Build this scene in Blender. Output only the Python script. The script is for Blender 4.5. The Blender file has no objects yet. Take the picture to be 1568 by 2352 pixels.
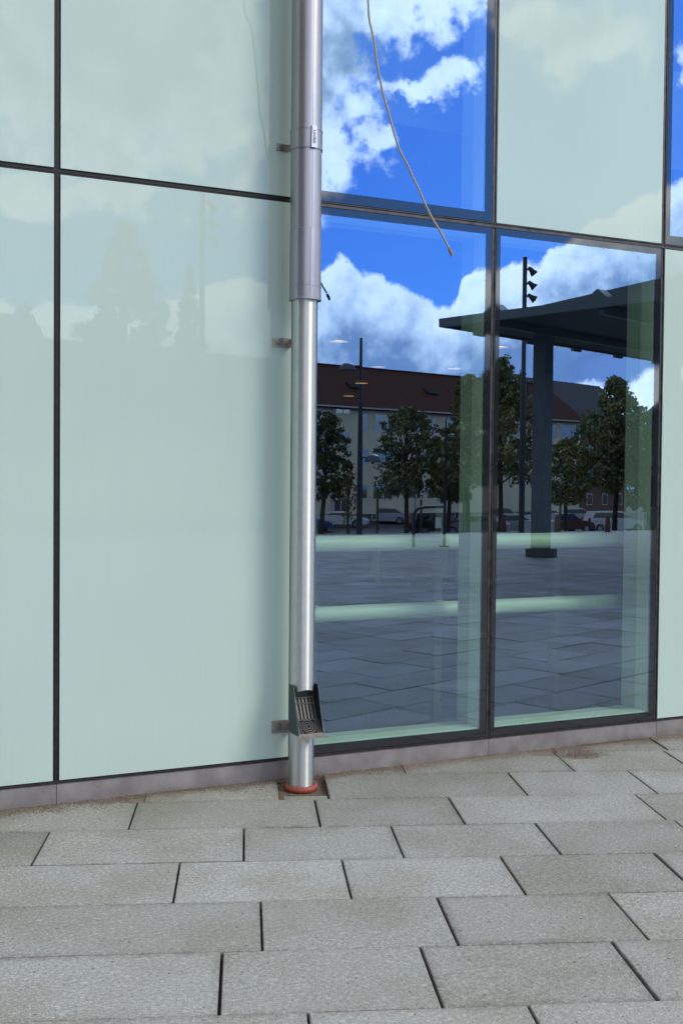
import bpy, math, random
from mathutils import Vector, Matrix
R = math.radians
sc = bpy.context.scene
COL = sc.collection
random.seed(7)

# ------------------------------------------------------------------ camera
FPX, YAW, PITCH, ROLL, CD, CH = 2518.04, 0.430288, -0.027333, 0.009072, 4.9159, 1.43571
CX, CY = 784.0, 1176.0            # measured on a 1568 x 2352 view of the photograph
def cam_axes():
    f = Vector((math.sin(YAW)*math.cos(PITCH), math.cos(YAW)*math.cos(PITCH), math.sin(PITCH)))
    r = Vector((math.cos(YAW), -math.sin(YAW), 0)); u = r.cross(f)
    c, s = math.cos(ROLL), math.sin(ROLL)
    return f, c*r+s*u, -s*r+c*u
FW, RT, UP = cam_axes()
cd = bpy.data.cameras.new('camera'); cam = bpy.data.objects.new('camera', cd); COL.objects.link(cam)
M = Matrix((RT, UP, -FW)).transposed().to_4x4(); M.translation = Vector((0, -CD, CH)); cam.matrix_world = M
cd.sensor_fit = 'VERTICAL'; cd.sensor_height = 36; cd.sensor_width = 24; cd.lens = FPX/2352*36
cd.clip_start = .05; cd.clip_end = 2000
sc.camera = cam
def ray(px, py): return FW + RT*((px-CX)/FPX) - UP*((py-CY)/FPX)
def at_depth(px, py, dist):       # forward distance -> point of the plaza side (the glass shows it mirrored)
    d = ray(px, py); return Vector((d.x*dist, -(-CD+d.y*dist), CH+d.z*dist))
def on_z(px, py, z):
    d = ray(px, py); t = (z-CH)/d.z; return Vector((d.x*t, -(-CD+d.y*t), z))
def on_y(px, py, y):              # direct view, plane y
    d = ray(px, py); t = (y+CD)/d.y; return Vector((d.x*t, y, CH+d.z*t))
def azel(px, py):
    d = ray(px, py).normalized(); return math.atan2(d.x, d.y), math.asin(d.z)

# ------------------------------------------------------------------ view, sun
sc.view_settings.view_transform = 'Standard'; sc.view_settings.look = 'None'
sc.view_settings.exposure = 0; sc.view_settings.gamma = 1
sc.cycles.use_denoising = True
sc.cycles.max_bounces = 10; sc.cycles.transparent_max_bounces = 16
sc.cycles.sample_clamp_indirect = 6
SUN_DIR = Vector((.607, -.794, .70)).normalized()
sd = bpy.data.lights.new('sun', 'SUN'); sd.energy = 2.0; sd.angle = R(22); sd.color = (1, .95, .87)
so = bpy.data.objects.new('sun', sd); COL.objects.link(so)
so.rotation_euler = (-SUN_DIR).to_track_quat('-Z', 'Y').to_euler(); so.location = (10, -10, 30)

# ------------------------------------------------------------------ node helper
class NT:
    def __init__(s, tree): s.t = tree; s.n = tree.nodes; s.l = tree.links
    def new(s, typ, **kw):
        n = s.n.new(typ)
        for k, v in kw.items(): setattr(n, k, v)
        return n
    def put(s, sock, v):
        if isinstance(v, bpy.types.NodeSocket): s.l.new(v, sock)
        elif v is not None:
            try: sock.default_value = v
            except Exception: sock.default_value = (*v, 1)
    def m(s, op, a, b=None, c=None, clamp=False):
        n = s.new('ShaderNodeMath', operation=op, use_clamp=clamp)
        for i, v in enumerate((a, b, c)):
            if v is not None: s.put(n.inputs[i], v)
        return n.outputs[0]
    def v(s, op, a, b=None):
        n = s.new('ShaderNodeVectorMath', operation=op)
        s.put(n.inputs[0], a)
        if b is not None: s.put(n.inputs[1], b)
        return n.outputs['Value'] if op in ('LENGTH', 'DOT_PRODUCT') else n.outputs[0]
    def sstep(s, x, a, b):
        n = s.new('ShaderNodeMapRange', interpolation_type='SMOOTHSTEP')
        s.put(n.inputs[0], x); s.put(n.inputs[1], a); s.put(n.inputs[2], b)
        return n.outputs[0]
    def lin(s, x, a, b, c=0., d=1.):
        n = s.new('ShaderNodeMapRange'); 
        for i, v in enumerate((x, a, b, c, d)): s.put(n.inputs[i], v)
        return n.outputs[0]
    def mix(s, f, a, b, mode='MIX'):
        n = s.new('ShaderNodeMix', data_type='RGBA', blend_type=mode)
        s.put(n.inputs[0], f); s.put(n.inputs[6], a); s.put(n.inputs[7], b)
        return n.outputs[2]
    def noise(s, vec, scale, detail=4, rough=.5, dist=0.):
        n = s.new('ShaderNodeTexNoise')
        if vec is not None: s.l.new(vec, n.inputs['Vector'])
        n.inputs['Scale'].default_value = scale; n.inputs['Detail'].default_value = detail
        n.inputs['Roughness'].default_value = rough; n.inputs['Distortion'].default_value = dist
        return n.outputs[0]
    def vor(s, vec, scale, out='Distance', feature='F1'):
        n = s.new('ShaderNodeTexVoronoi', feature=feature); s.l.new(vec, n.inputs['Vector'])
        n.inputs['Scale'].default_value = scale
        return n.outputs[out]
    def ramp(s, x, stops):
        n = s.new('ShaderNodeValToRGB'); s.put(n.inputs[0], x)
        e = n.color_ramp.elements
        while len(e) < len(stops): e.new(.5)
        for k, (p, c) in zip(e, stops): k.position = p; k.color = (*c, 1)
        return n.outputs[0]

# ------------------------------------------------------------------ world: sky with cumulus
w = bpy.data.worlds.new('World'); sc.world = w; w.use_nodes = True
T = NT(w.node_tree); T.n.clear()
out = T.new('ShaderNodeOutputWorld'); bg = T.new('ShaderNodeBackground'); T.l.new(bg.outputs[0], out.inputs[0])
bg.inputs[1].default_value = .1
sky = T.new('ShaderNodeTexSky', sky_type='NISHITA', sun_disc=False)
sky.sun_elevation = math.asin(SUN_DIR.z); sky.sun_rotation = math.atan2(SUN_DIR.x, SUN_DIR.y)
sky.air_density = 1.0; sky.dust_density = .3; sky.ozone_density = 2.0
dirv = T.new('ShaderNodeTexCoord').outputs['Generated']
sx = T.new('ShaderNodeSeparateXYZ'); T.l.new(dirv, sx.inputs[0])
X, Y, Z = sx.outputs
az = T.m('ARCTAN2', X, T.m('MULTIPLY', Y, -1.)); el = T.m('ARCSINE', Z)
comb = T.new('ShaderNodeCombineXYZ'); T.l.new(az, comb.inputs[0]); T.l.new(el, comb.inputs[1]); AE0 = comb.outputs[0]
nw = T.new('ShaderNodeTexNoise'); T.l.new(dirv, nw.inputs['Vector']); nw.inputs['Scale'].default_value = 17; nw.inputs['Detail'].default_value = 5; nw.inputs['Roughness'].default_value = .6
AE = T.v('ADD', AE0, T.v('MULTIPLY', T.v('SUBTRACT', nw.outputs[1], (.5, .5, .5)), (.095, .075, 0)))
n_big = T.m('SUBTRACT', T.noise(dirv, 9, 3, .5), .5)
n_mid = T.m('SUBTRACT', T.noise(dirv, 26, 6, .55, .3), .5)
n_fin = T.m('SUBTRACT', T.noise(dirv, 70, 8, .62), .5)
bump_v = T.v('ADD', dirv, (-.010, .008, -.012))
relief = T.m('SUBTRACT', T.noise(dirv, 30, 7, .58), T.noise(bump_v, 30, 7, .58))
# lower bank: its upper edge follows a curve over the azimuth
pts = [(0,700),(60,706),(110,690),(200,700),(330,690),(470,655),(510,642),(560,630),(610,642),(680,640),(735,612),(775,590),(805,592),(832,624),(870,622),
       (905,648),(940,655),(975,690),(1010,708),(1045,695),(1062,640),(1080,625),(1120,620),(1160,612),(1200,600),(1235,602),(1268,562),(1290,548),(1325,528),
       (1350,505),(1400,492),(1450,460),(1515,432),(1568,415)]
a0, a1, e1 = azel(0, 700)[0]-.25, azel(1568, 500)[0]+.4, .35
fc = T.new('ShaderNodeFloatCurve'); T.put(fc.inputs['Value'], T.lin(az, a0, a1))
cu = fc.mapping.curves[0]
P = [(azel(x, y)[0], azel(x, y)[1]) for x, y in pts]
P = [(a0, .17)] + P + [(P[-1][0]+.08, P[-1][1]+.03), (a1, .14)]
P = [((a-a0)/(a1-a0), e/e1) for a, e in P]
cu.points[0].location = P[0]; cu.points[1].location = P[-1]
for q in P[1:-1]: cu.points.new(*q)
for q in cu.points: q.handle_type = 'VECTOR'
fc.mapping.update()
top = T.m('MULTIPLY', fc.outputs[0], e1)
depth = T.m('ADD', T.m('SUBTRACT', top, el), T.m('ADD', T.m('MULTIPLY', n_mid, .022), T.m('MULTIPLY', n_fin, .026)))
alphaA = T.sstep(depth, -.001, .006)
dcol = T.m('ADD', T.m('ADD', depth, T.m('MULTIPLY', n_big, .07)), T.m('ADD', T.m('MULTIPLY', n_mid, .03), T.m('MULTIPLY', relief, -.10)))
colA = T.ramp(T.lin(dcol, -.02, .14), [(0, (1., 1., .97)), (.22, (.82, .87, .88)), (.42, (.48, .57, .66)), (.62, (.19, .28, .42)), (.85, (.14, .23, .40)), (1, (.16, .26, .45))])
# upper masses: soft ellipses (px centre, px radii) placed as directions
def blobs(L, base=None):
    d = base
    for cx, cy, rx, ry in L:
        a, e = azel(cx, cy)
        q = T.v('MULTIPLY', T.v('SUBTRACT', AE, (a, e, 0)), (FPX/rx, FPX/ry, 0))
        k = T.m('SUBTRACT', 1., T.v('LENGTH', q))
        d = k if d is None else T.m('SMOOTH_MAX', d, k, .25)
    return d
up = blobs([(735,120,190,150),(850,30,260,75),(1010,10,150,52),(760,330,70,150),(690,260,120,230),(880,310,62,34),(1045,170,75,42),(965,192,80,26),
            (1350,110,170,80),(1230,40,150,60),(1590,150,70,75),(840,235,45,40),
            (930,-20,280,90),(740,420,55,60),(60,455,170,50),(240,440,200,40),(300,120,640,330)])
dU = T.m('ADD', up, T.m('ADD', T.m('MULTIPLY', n_mid, 1.9), T.m('MULTIPLY', n_fin, .95)))
alphaU = T.sstep(dU, -.02, .55)
core = T.sstep(blobs([(800,110,210,110),(700,200,90,120),(300,100,560,330),(1330,70,200,70),(60,200,200,150)]), .0, .9)
cU = T.m('ADD', T.m('MULTIPLY', core, .85), T.m('ADD', T.m('MULTIPLY', n_big, 1.6), T.m('ADD', T.m('MULTIPLY', relief, -1.6), T.m('MULTIPLY', n_mid, .7))))
colU = T.ramp(T.lin(cU, -.5, 1.1), [(0, (1., 1., 1.)), (.35, (.86, .90, .92)), (.55, (.66, .72, .76)), (.8, (.38, .46, .52)), (1, (.25, .33, .42))])
# second white bank low at the right
lowb = blobs([(1240,925,160,42),(1400,920,200,60),(1560,900,150,75)])
dL = T.m('ADD', lowb, T.m('ADD', T.m('MULTIPLY', n_mid, .6), T.m('MULTIPLY', n_fin, .5)))
alphaL = T.sstep(dL, .05, .4)
colL = T.ramp(T.m('ADD', T.m('MULTIPLY', relief, -2.5), .45), [(0, (.98, .98, .97)), (.5, (.80, .86, .88)), (1, (.42, .52, .62))])
# the rest of the dome
gv = T.v('MULTIPLY', dirv, (1, 1, 1.6))
gen = T.noise(gv, 2.6, 8, .55, .2)
inside = T.m('MULTIPLY', T.m('MULTIPLY', T.sstep(az, azel(0,600)[0]-.12, azel(0,600)[0]), T.sstep(az, azel(1568,500)[0]+.14, azel(1568,500)[0]+.03)), T.sstep(el, .47, .415))
alphaG = T.m('MULTIPLY', T.sstep(gen, .36, .48), T.m('SUBTRACT', 1., inside))
colG = T.ramp(gen, [(.40, (.66, .66, .64)), (.52, (.50, .49, .46)), (.66, (.26, .26, .26))])
skyc = T.mix(1., sky.outputs[0], (.56, 1.24, 2.5), 'MULTIPLY')
CLOUD = 38.
def bright(c, k=CLOUD): return T.mix(1., c, (k, k, k), 'MULTIPLY')
c = T.mix(alphaG, skyc, bright(colG, 27.))
c = T.mix(alphaU, c, bright(colU))
c = T.mix(alphaA, c, bright(colA))
c = T.mix(alphaL, c, bright(colL))
# below the horizon: plain ground tone
c = T.mix(T.sstep(el, -.01, -.03), c, (1.6, 1.7, 1.6, 1))
T.l.new(c, bg.inputs[0])

# ------------------------------------------------------------------ materials
MATS = {}
def mat(name, base=(.5,.5,.5), rough=.6, metal=0., spec=.5, emit=None, es=0., noise=None, bump=None, coat=0., aniso=0.):
    m = bpy.data.materials.new(name); m.use_nodes = True; t = NT(m.node_tree)
    b = t.n['Principled BSDF']; b.inputs['Base Color'].default_value = (*base, 1)
    b.inputs['Roughness'].default_value = rough; b.inputs['Metallic'].default_value = metal
    b.inputs['Specular IOR Level'].default_value = spec; b.inputs['Coat Weight'].default_value = coat
    b.inputs['Anisotropic'].default_value = aniso
    if emit: b.inputs['Emission Color'].default_value = (*emit, 1); b.inputs['Emission Strength'].default_value = es
    oc = t.new('ShaderNodeTexCoord').outputs['Object']
    if noise:
        sc_, amt = noise
        n = t.noise(oc, sc_, 5, .6)
        lo = tuple(x*(1-amt) for x in base); hi = tuple(min(1, x*(1+amt)) for x in base)
        t.l.new(t.ramp(n, [(.3, lo), (.7, hi)]), b.inputs['Base Color'])
        t.l.new(t.lin(n, .3, .7, rough*.85, min(1, rough*1.15)), b.inputs['Roughness'])
    if bump:
        sc_, st = bump
        bn = t.new('ShaderNodeBump'); bn.inputs['Strength'].default_value = 1; bn.inputs['Distance'].default_value = st
        t.l.new(t.noise(oc, sc_, 4, .6), bn.inputs['Height']); t.l.new(bn.outputs[0], b.inputs['Normal'])
    MATS[name] = m
    return m
# opal (enamelled) glass
def m_opal():
    m = mat('opal_glass', (.45, .60, .53), 0.0, 0, .32); t = NT(m.node_tree); b = t.n['Principled BSDF']
    oc = t.new('ShaderNodeTexCoord').outputs['Object']
    st = t.noise(t.v('MULTIPLY', oc, (28, 1, .9)), 3, 4, .65)
    big = t.noise(oc, .9, 2)
    c = t.mix(t.lin(big, .3, .7), (.415, .530, .495, 1), (.445, .560, .520, 1))
    c = t.mix(t.m('MULTIPLY', t.sstep(st, .50, .72), .24), c, (.40, .50, .45, 1))
    t.l.new(c, b.inputs['Base Color']); b.inputs['IOR'].default_value = 1.55
    return m
OPAL = m_opal()
def m_pane():
    m = bpy.data.materials.new('coated_glass'); m.use_nodes = True; t = NT(m.node_tree); t.n.clear()
    o = t.new('ShaderNodeOutputMaterial'); add = t.new('ShaderNodeAddShader')
    tr = t.new('ShaderNodeBsdfTransparent'); gl = t.new('ShaderNodeBsdfGlossy'); gl.inputs['Roughness'].default_value = 0
    tr.inputs[0].default_value = (.58, .75, .62, 1)
    lw = t.new('ShaderNodeLayerWeight'); lw.inputs[0].default_value = .25
    t.l.new(t.mix(lw.outputs['Facing'], (.17, .235, .35, 1), (.30, .36, .46, 1)), gl.inputs[0])
    t.l.new(tr.outputs[0], add.inputs[0]); t.l.new(gl.outputs[0], add.inputs[1]); t.l.new(add.outputs[0], o.inputs[0])
    return m
PANE = m_pane()
def m_clear():
    m = bpy.data.materials.new('glass_edge'); m.use_nodes = True; t = NT(m.node_tree); t.n.clear()
    o = t.new('ShaderNodeOutputMaterial'); tr = t.new('ShaderNodeBsdfTransparent'); tr.inputs[0].default_value = (1, 1, 1, 1)
    t.l.new(tr.outputs[0], o.inputs[0]); return m
CLEAR = m_clear()
BAND = mat('black_enamel_band', (.010, .012, .018), .03, 0, .9)
GASKET = mat('dark_rubber_joint', (.018, .016, .018), .5, 0, .3, noise=(30, .5))
MULL = mat('weathered_aluminium', (.050, .048, .052), .45, .5, noise=(22, .55), bump=(60, .0006))
REVEAL = mat('white_lacquer', (.60, .60, .59), .4)
REVEAL_SHADE = mat('grey_white_lacquer', (.42, .43, .42), .5)  # same white board, the weaker light on the lining put into its colour
PLINTH = mat('plinth_steel', (.36, .335, .34), .42, .75, noise=(9, .16), bump=(140, .0003))
DARKIN = mat('dark_interior', (.022, .022, .024), .8)
STEEL = None
def m_steel():
    m = mat('brushed_steel', (.50, .50, .51), .27, 1.0); t = NT(m.node_tree); b = t.n['Principled BSDF']
    oc = t.new('ShaderNodeTexCoord').outputs['Object']
    n2 = t.noise(oc, 26, 5, .6)
    t.l.new(t.mix(n2, (.50, .53, .515, 1), (.62, .64, .63, 1)), b.inputs['Base Color'])
    t.l.new(t.lin(t.noise(oc, 9, 4), .3, .7, .42, .48), b.inputs['Roughness'])
    b.inputs['Anisotropic'].default_value = .86; b.inputs['Anisotropic Rotation'].default_value = .25
    tg = t.new('ShaderNodeTangent', direction_type='RADIAL', axis='Z'); t.l.new(tg.outputs[0], b.inputs['Tangent'])
    return m
STEEL = m_steel()
def m_galv():
    m = mat('coated_steel_pipe', (.40, .40, .45), .38, .85); t = NT(m.node_tree); b = t.n['Principled BSDF']
    oc = t.new('ShaderNodeTexCoord').outputs['Object']
    n = t.noise(t.v('MULTIPLY', oc, (9, 9, 1.2)), 3, 5, .6)
    t.l.new(t.mix(n, (.27, .27, .31, 1), (.36, .36, .40, 1)), b.inputs['Base Color'])
    return m
GALV = m_galv()
BRACK = mat('stainless_bracket', (.42, .37, .34), .35, .8, noise=(60, .25))
CHUTE_IN = mat('dark_zinc', (.055, .07, .07), .35, .8, noise=(40, .3))
RUBBER = mat('red_rubber', (.27, .055, .038), .55, noise=(50, .2), bump=(200, .0005))
CABLE = mat('grey_cable', (.30, .27, .23), .5)
def m_paver():
    m = mat('granite_concrete', (.3, .3, .3), .85); t = NT(m.node_tree); b = t.n['Principled BSDF']
    geo = t.new('ShaderNodeNewGeometry'); pos = geo.outputs['Position']; isl = geo.outputs['Random Per Island']
    off = t.v('ADD', pos, t.v('MULTIPLY', t.new('ShaderNodeCombineXYZ').outputs[0], (0, 0, 0)))
    fine = t.noise(pos, 210, 3, .7); mid = t.noise(pos, 75, 4, .7); big = t.noise(pos, 2.3, 4, .55)
    v1 = t.vor(pos, 75); cell = t.vor(pos, 75, 'Color'); cs = t.new('ShaderNodeSeparateColor'); t.l.new(cell, cs.inputs[0])
    c = t.ramp(t.m('ADD', t.m('MULTIPLY', fine, .55), t.m('MULTIPLY', mid, .45)), [(.30, (.09, .092, .087)), (.44, (.26, .267, .264)), (.56, (.39, .395, .390)), (.70, (.68, .68, .66))])
    # pale aggregate flecks and dark pits
    fl = t.m('MULTIPLY', t.m('GREATER_THAN', cs.outputs[0], .86), t.sstep(v1, .42, .25))
    c = t.mix(t.m('MULTIPLY', fl, .40), c, (.62, .61, .58, 1))
    v2 = t.vor(t.v('ADD', pos, (3.1, 1.7, 0)), 42); cell2 = t.new('ShaderNodeSeparateColor'); t.l.new(t.vor(t.v('ADD', pos, (3.1, 1.7, 0)), 42, 'Color'), cell2.inputs[0])
    pit = t.m('MULTIPLY', t.m('GREATER_THAN', cell2.outputs[1], .93), t.sstep(v2, .22, .10))
    c = t.mix(t.m('MULTIPLY', pit, .8), c, (.07, .06, .05, 1))
    big_fl = t.m('MULTIPLY', t.m('GREATER_THAN', cell2.outputs[0], .95), t.sstep(v2, .5, .2))
    c = t.mix(t.m('MULTIPLY', big_fl, .35), c, (.58, .57, .55, 1))
    tint = t.ramp(isl, [(0, (.80, .795, .77)), (.35, (.92, .92, .91)), (.7, (1.02, 1.02, 1.02)), (1, (1.13, 1.13, 1.14))])
    c = t.mix(1., c, tint, 'MULTIPLY')
    c = t.mix(t.m('MULTIPLY', t.sstep(big, .40, .66), .60), c, t.mix(1., c, (.74, .73, .64, 1), 'MULTIPLY'))
    # silt washed up against the building and round the pipe
    s = t.new('ShaderNodeSeparateXYZ'); t.l.new(pos, s.inputs[0])
    n1 = t.noise(pos, 5, 6, .65); n3 = t.noise(pos, 38, 4, .7)
    dist = t.m('ADD', s.outputs[1], t.m('ADD', t.m('MULTIPLY', t.m('SUBTRACT', n1, .5), .35), t.m('MULTIPLY', t.m('SUBTRACT', n3, .5), .10)))
    silt = t.sstep(dist, -.15, -.04)
    broad = t.m('MULTIPLY', t.sstep(t.m('ADD', s.outputs[1], t.m('MULTIPLY', t.m('SUBTRACT', n1, .5), .9)), -.95, -.1), .55)
    c = t.mix(broad, c, t.mix(1., c, (.70, .66, .54, 1), 'MULTIPLY'))
    brown = t.ramp(t.noise(pos, 300, 3, .8), [(.35, (.085, .06, .042)), (.6, (.19, .145, .105)), (.8, (.33, .28, .22))])
    c = t.mix(t.m('MULTIPLY', silt, .82), c, brown)
    def patch(x, y, r):
        q = t.v('LENGTH', t.v('MULTIPLY', t.v('SUBTRACT', pos, (x, y, 0)), (1, 1.5, 0)))
        return t.sstep(t.m('ADD', q, t.m('MULTIPLY', t.m('SUBTRACT', n1, .5), .22)), r, r*.55)
    pa = t.m('MAXIMUM', patch(3.58, -.20, .14), t.m('MAXIMUM', patch(3.42, -.10, .12), patch(2.16, -.08, .09)))
    c = t.mix(t.m('MULTIPLY', pa, .7), c, brown)
    at = t.new('ShaderNodeAttribute', attribute_name='edge').outputs['Fac']
    c = t.mix(t.m('MULTIPLY', t.m('MULTIPLY', at, t.sstep(t.noise(pos, 14, 5, .7), .28, .62)), .72), c, t.mix(1., c, (.42, .40, .37, 1), 'MULTIPLY'))
    c = t.mix(1., c, (.95, .965, .965, 1), 'MULTIPLY')
    t.l.new(c, b.inputs['Base Color'])
    bn = t.new('ShaderNodeBump'); bn.inputs['Distance'].default_value = .0022; bn.inputs['Strength'].default_value = .8
    t.l.new(t.m('SUBTRACT', t.m('ADD', fine, mid), pit), bn.inputs['Height']); t.l.new(bn.outputs[0], b.inputs['Normal'])
    return m
PAVER = m_paver()
JOINT = mat('joint_sand', (.028, .024, .020), .95, noise=(80, .5))
SAND = mat('brown_grit', (.135, .10, .072), .95, noise=(300, .6))

# ------------------------------------------------------------------ mesh helper
class MB:
    def __init__(s): s.v = []; s.f = []; s.mi = []
    def add(s, vs, fs, mi=0):
        o = len(s.v); s.v += [tuple(p) for p in vs]; s.f += [tuple(i+o for i in f) for f in fs]; s.mi += [mi]*len(fs); return s
    def box(s, x0, x1, y0, y1, z0, z1, mi=0, fr=None):
        vs = [Vector((x, y, z)) for z in (z0, z1) for y in (y0, y1) for x in (x0, x1)]
        if fr: vs = [fr @ p for p in vs]
        return s.add(vs, [(0,2,3,1), (4,5,7,6), (0,1,5,4), (2,6,7,3), (0,4,6,2), (1,3,7,5)], mi)
    def tube(s, pts, r, n=10, mi=0, cap=True):
        pts = [Vector(p) for p in pts]; rs = r if isinstance(r, (list, tuple)) else [r]*len(pts)
        o = len(s.v); up = Vector((0, 0, 1)); prev = None
        for i, p in enumerate(pts):
            d = (pts[min(i+1, len(pts)-1)]-pts[max(i-1, 0)]).normalized()
            if prev is None:
                a = d.cross(up if abs(d.z) < .9 else Vector((1, 0, 0))).normalized()
            else: a = (prev-d*prev.dot(d)).normalized()
            prev = a; b = d.cross(a)
            for k in range(n):
                q = 2*math.pi*k/n; s.v.append(tuple(p+(a*math.cos(q)+b*math.sin(q))*rs[i]))
        for i in range(len(pts)-1):
            for k in range(n):
                s.f.append((o+i*n+k, o+i*n+(k+1) % n, o+(i+1)*n+(k+1) % n, o+(i+1)*n+k)); s.mi.append(mi)
        if cap:
            s.f.append(tuple(o+k for k in range(n))[::-1]); s.mi.append(mi)
            s.f.append(tuple(o+(len(pts)-1)*n+k for k in range(n))); s.mi.append(mi)
        return s
    def lathe(s, c, prof, n=48, mi=0, a0=0., a1=2*math.pi):
        o = len(s.v); full = abs(a1-a0-2*math.pi) < 1e-6; m = n if full else n+1
        for r, z in prof:
            for k in range(m):
                q = a0+(a1-a0)*k/n; s.v.append((c[0]+r*math.cos(q), c[1]+r*math.sin(q), c[2]+z))
        for i in range(len(prof)-1):
            for k in range(n):
                k2 = (k+1) % m
                s.f.append((o+i*m+k, o+i*m+k2, o+(i+1)*m+k2, o+(i+1)*m+k)); s.mi.append(mi)
        return s
    def build(s, name, mats, parent=None, smooth=False, auto=None):
        if not isinstance(mats, (list, tuple)): mats = [mats]
        me = bpy.data.meshes.new(name)
        off = Vector((0, 0, 0))
        if parent is not None:
            q = parent
            while q is not None: off += q.location; q = q.parent
        me.from_pydata([(x-off.x, y-off.y, z-off.z) for x, y, z in s.v], [], s.f)
        for m in mats: me.materials.append(m)
        me.polygons.foreach_set('material_index', s.mi)
        if smooth:
            me.polygons.foreach_set('use_smooth', [True]*len(me.polygons))
        me.update()
        if smooth: me.set_sharp_from_angle(angle=R(auto or 40))
        o = bpy.data.objects.new(name, me); COL.objects.link(o)
        if parent is not None: o.parent = parent
        return o
def tag(o, label=None, cat=None, group=None, kind=None):
    if label: o['label'] = label
    if cat: o['category'] = cat
    if group: o['group'] = group
    if kind: o['kind'] = kind
    return o
def empty(name, loc=(0, 0, 0)):
    o = bpy.data.objects.new(name, None); COL.objects.link(o); o.location = loc; o.empty_display_size = .2; return o
def copy_tree(o, parent=None, loc=None):
    c = o.copy(); COL.objects.link(c); c.parent = parent
    if loc is not None: c.location = loc
    for ch in list(o.children): copy_tree(ch, c)
    return c

# ------------------------------------------------------------------ the glass building
B = empty('glass_building', (0, 0, 0))
tag(B, 'glass clad building with pale green opal panels and blue mirrored windows in dark joints', 'building')
C0 = -2
X0, PIT = .875, 1.120                    # joint grid
ZB, ZT = .085, 2.783
ROWS = [(ZB, ZT), (ZT, 2*ZT-ZB), (2*ZT-ZB, 3*ZT-2*ZB)]
windows = {(1, 0), (2, 0), (1, 1), (3, 1), (0, 2), (2, 2), (-2, 1), (-3, 2), (5, 0), (6, 1), (5, 2)}
GL = -.006                               # front face of the glass
J = .0145                                # half a joint
for r, (z0, z1) in enumerate(ROWS):
    for c in range(C0, 9):
        xa, xb = X0+PIT*c, X0+PIT*(c+1)
        lo = z0+(.016 if r == 0 else J)
        if (c, r) not in windows:
            MB().box(xa+J, xb-J, GL, .03, lo, z1-J).build('opal_panel', OPAL, B)
            continue
        W = empty('window', (xa, 0, z0)); W.parent = B
        bw = .036 if r == 0 else .046
        bb = .042 if r == 0 else .05
        x0, x1, y0, y1 = xa+J, xb-J, lo, z1-J
        pa, pb, pc, pd = x0+bw*.7, x1-bw, y0+bb, y1-bw
        # pane: a thin sheet whose outer face carries the coating
        m = MB(); m.box(pa, pb, GL, .002, pc, pd); m.mi = [1, 1, 0, 1, 1, 1]; m.build('pane', [PANE, CLEAR], W)
        m = MB(); m.box(x0, x1, GL, .002, y0, pc); m.box(x0, x1, GL, .002, pd, y1); m.box(x0, pa, GL, .002, pc, pd); m.box(pb, x1, GL, .002, pc, pd)
        m.build('enamel_border', BAND, W)
        # frame profile just behind the glass, then the deeper lining
        m = MB(); q = .012
        m.box(pb-.002, x1+.010, .012, .112, pc-.03, pd+.03); m.box(x0-.010, pa+.002, .012, .112, pc-.03, pd+.03)
        m.box(pa, pb-.002, .012, .112, y0-.002, pc+.004); m.box(pa, pb-.002, .012, .112, pd-.004, y1)
        m.build('inner_frame', REVEAL, W)
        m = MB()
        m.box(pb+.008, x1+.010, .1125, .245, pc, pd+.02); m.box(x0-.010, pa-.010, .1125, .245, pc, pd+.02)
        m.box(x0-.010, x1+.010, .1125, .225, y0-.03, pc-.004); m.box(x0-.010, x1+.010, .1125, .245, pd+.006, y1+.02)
        m.build('lining', REVEAL_SHADE, W)
iswin = lambda c, r: (c, r) in windows
for r, (z0, z1) in enumerate(ROWS):
    for c in range(C0, 10):
        x = X0+PIT*c; w_ = iswin(c, r) and iswin(c-1, r)
        half = iswin(c, r) or iswin(c-1, r)
        m = MB()
        a, b_ = z0+(.0 if r == 0 else J), z1-J
        if half:
            m.box(x-J+.001, x+J-.001, .0, .03, a, b_, 0)
            m.box(x-J+.003, x-J+.0065, -.0055, -.0002, a, b_, 0); m.box(x+J-.0065, x+J-.003, -.0055, -.0002, a, b_, 0)
        else:
            m.box(x-J+.0005, x+J-.0005, .004, .03, a, b_, 0); m.box(x-.003, x+.003, .001, .0038, a, b_, 0)
        m.build('mullion', MULL if half else GASKET, B)
        xa, xb = x, x+PIT
        if c < 9:
            z = z1
            half = iswin(c, r) or iswin(c, r+1)
            m = MB()
            if half:
                m.box(xa, xb, -.001, .029, z-J+.001, z+J-.001); m.box(xa, xb, -.0065, -.0012, z-J+.003, z-J+.0065); m.box(xa, xb, -.0065, -.0012, z+J-.0065, z+J-.003)
            else:
                m.box(xa, xb, .003, .029, z-J+.0005, z+J-.0005); m.box(xa, xb, .0, .0028, z-.003, z+.003)
            m.build('transom', MULL if half else GASKET, B)
# plinth: folded steel strips with screws
for c in range(C0, 9):
    xa, xb = X0+PIT*c+.0012, X0+PIT*(c+1)-.0012
    m = MB(); m.box(xa, xb, -.016, .02, -.02, ZB-.004); m.box(xa, xb, -.018, -.0162, ZB-.006, ZB-.0035); m.box(xa, xb, -.0175, .02, ZB-.0035, ZB-.001)
    p = m.build('plinth_strip', PLINTH, B)
    for u in (.16, .62, .955):
        mm = MB(); mm.tube([(xa+u*PIT, -.0155, .062), (xa+u*PIT, -.0195, .062)], [.0045, .0034], 12)
        mm.build('screw', BRACK, p, True)
m = MB(); m.box(X0+PIT*C0, X0+PIT*9, -.002, .02, ZB-.001, ZB+.0155); m.build('bottom_gasket', GASKET, B)
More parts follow.
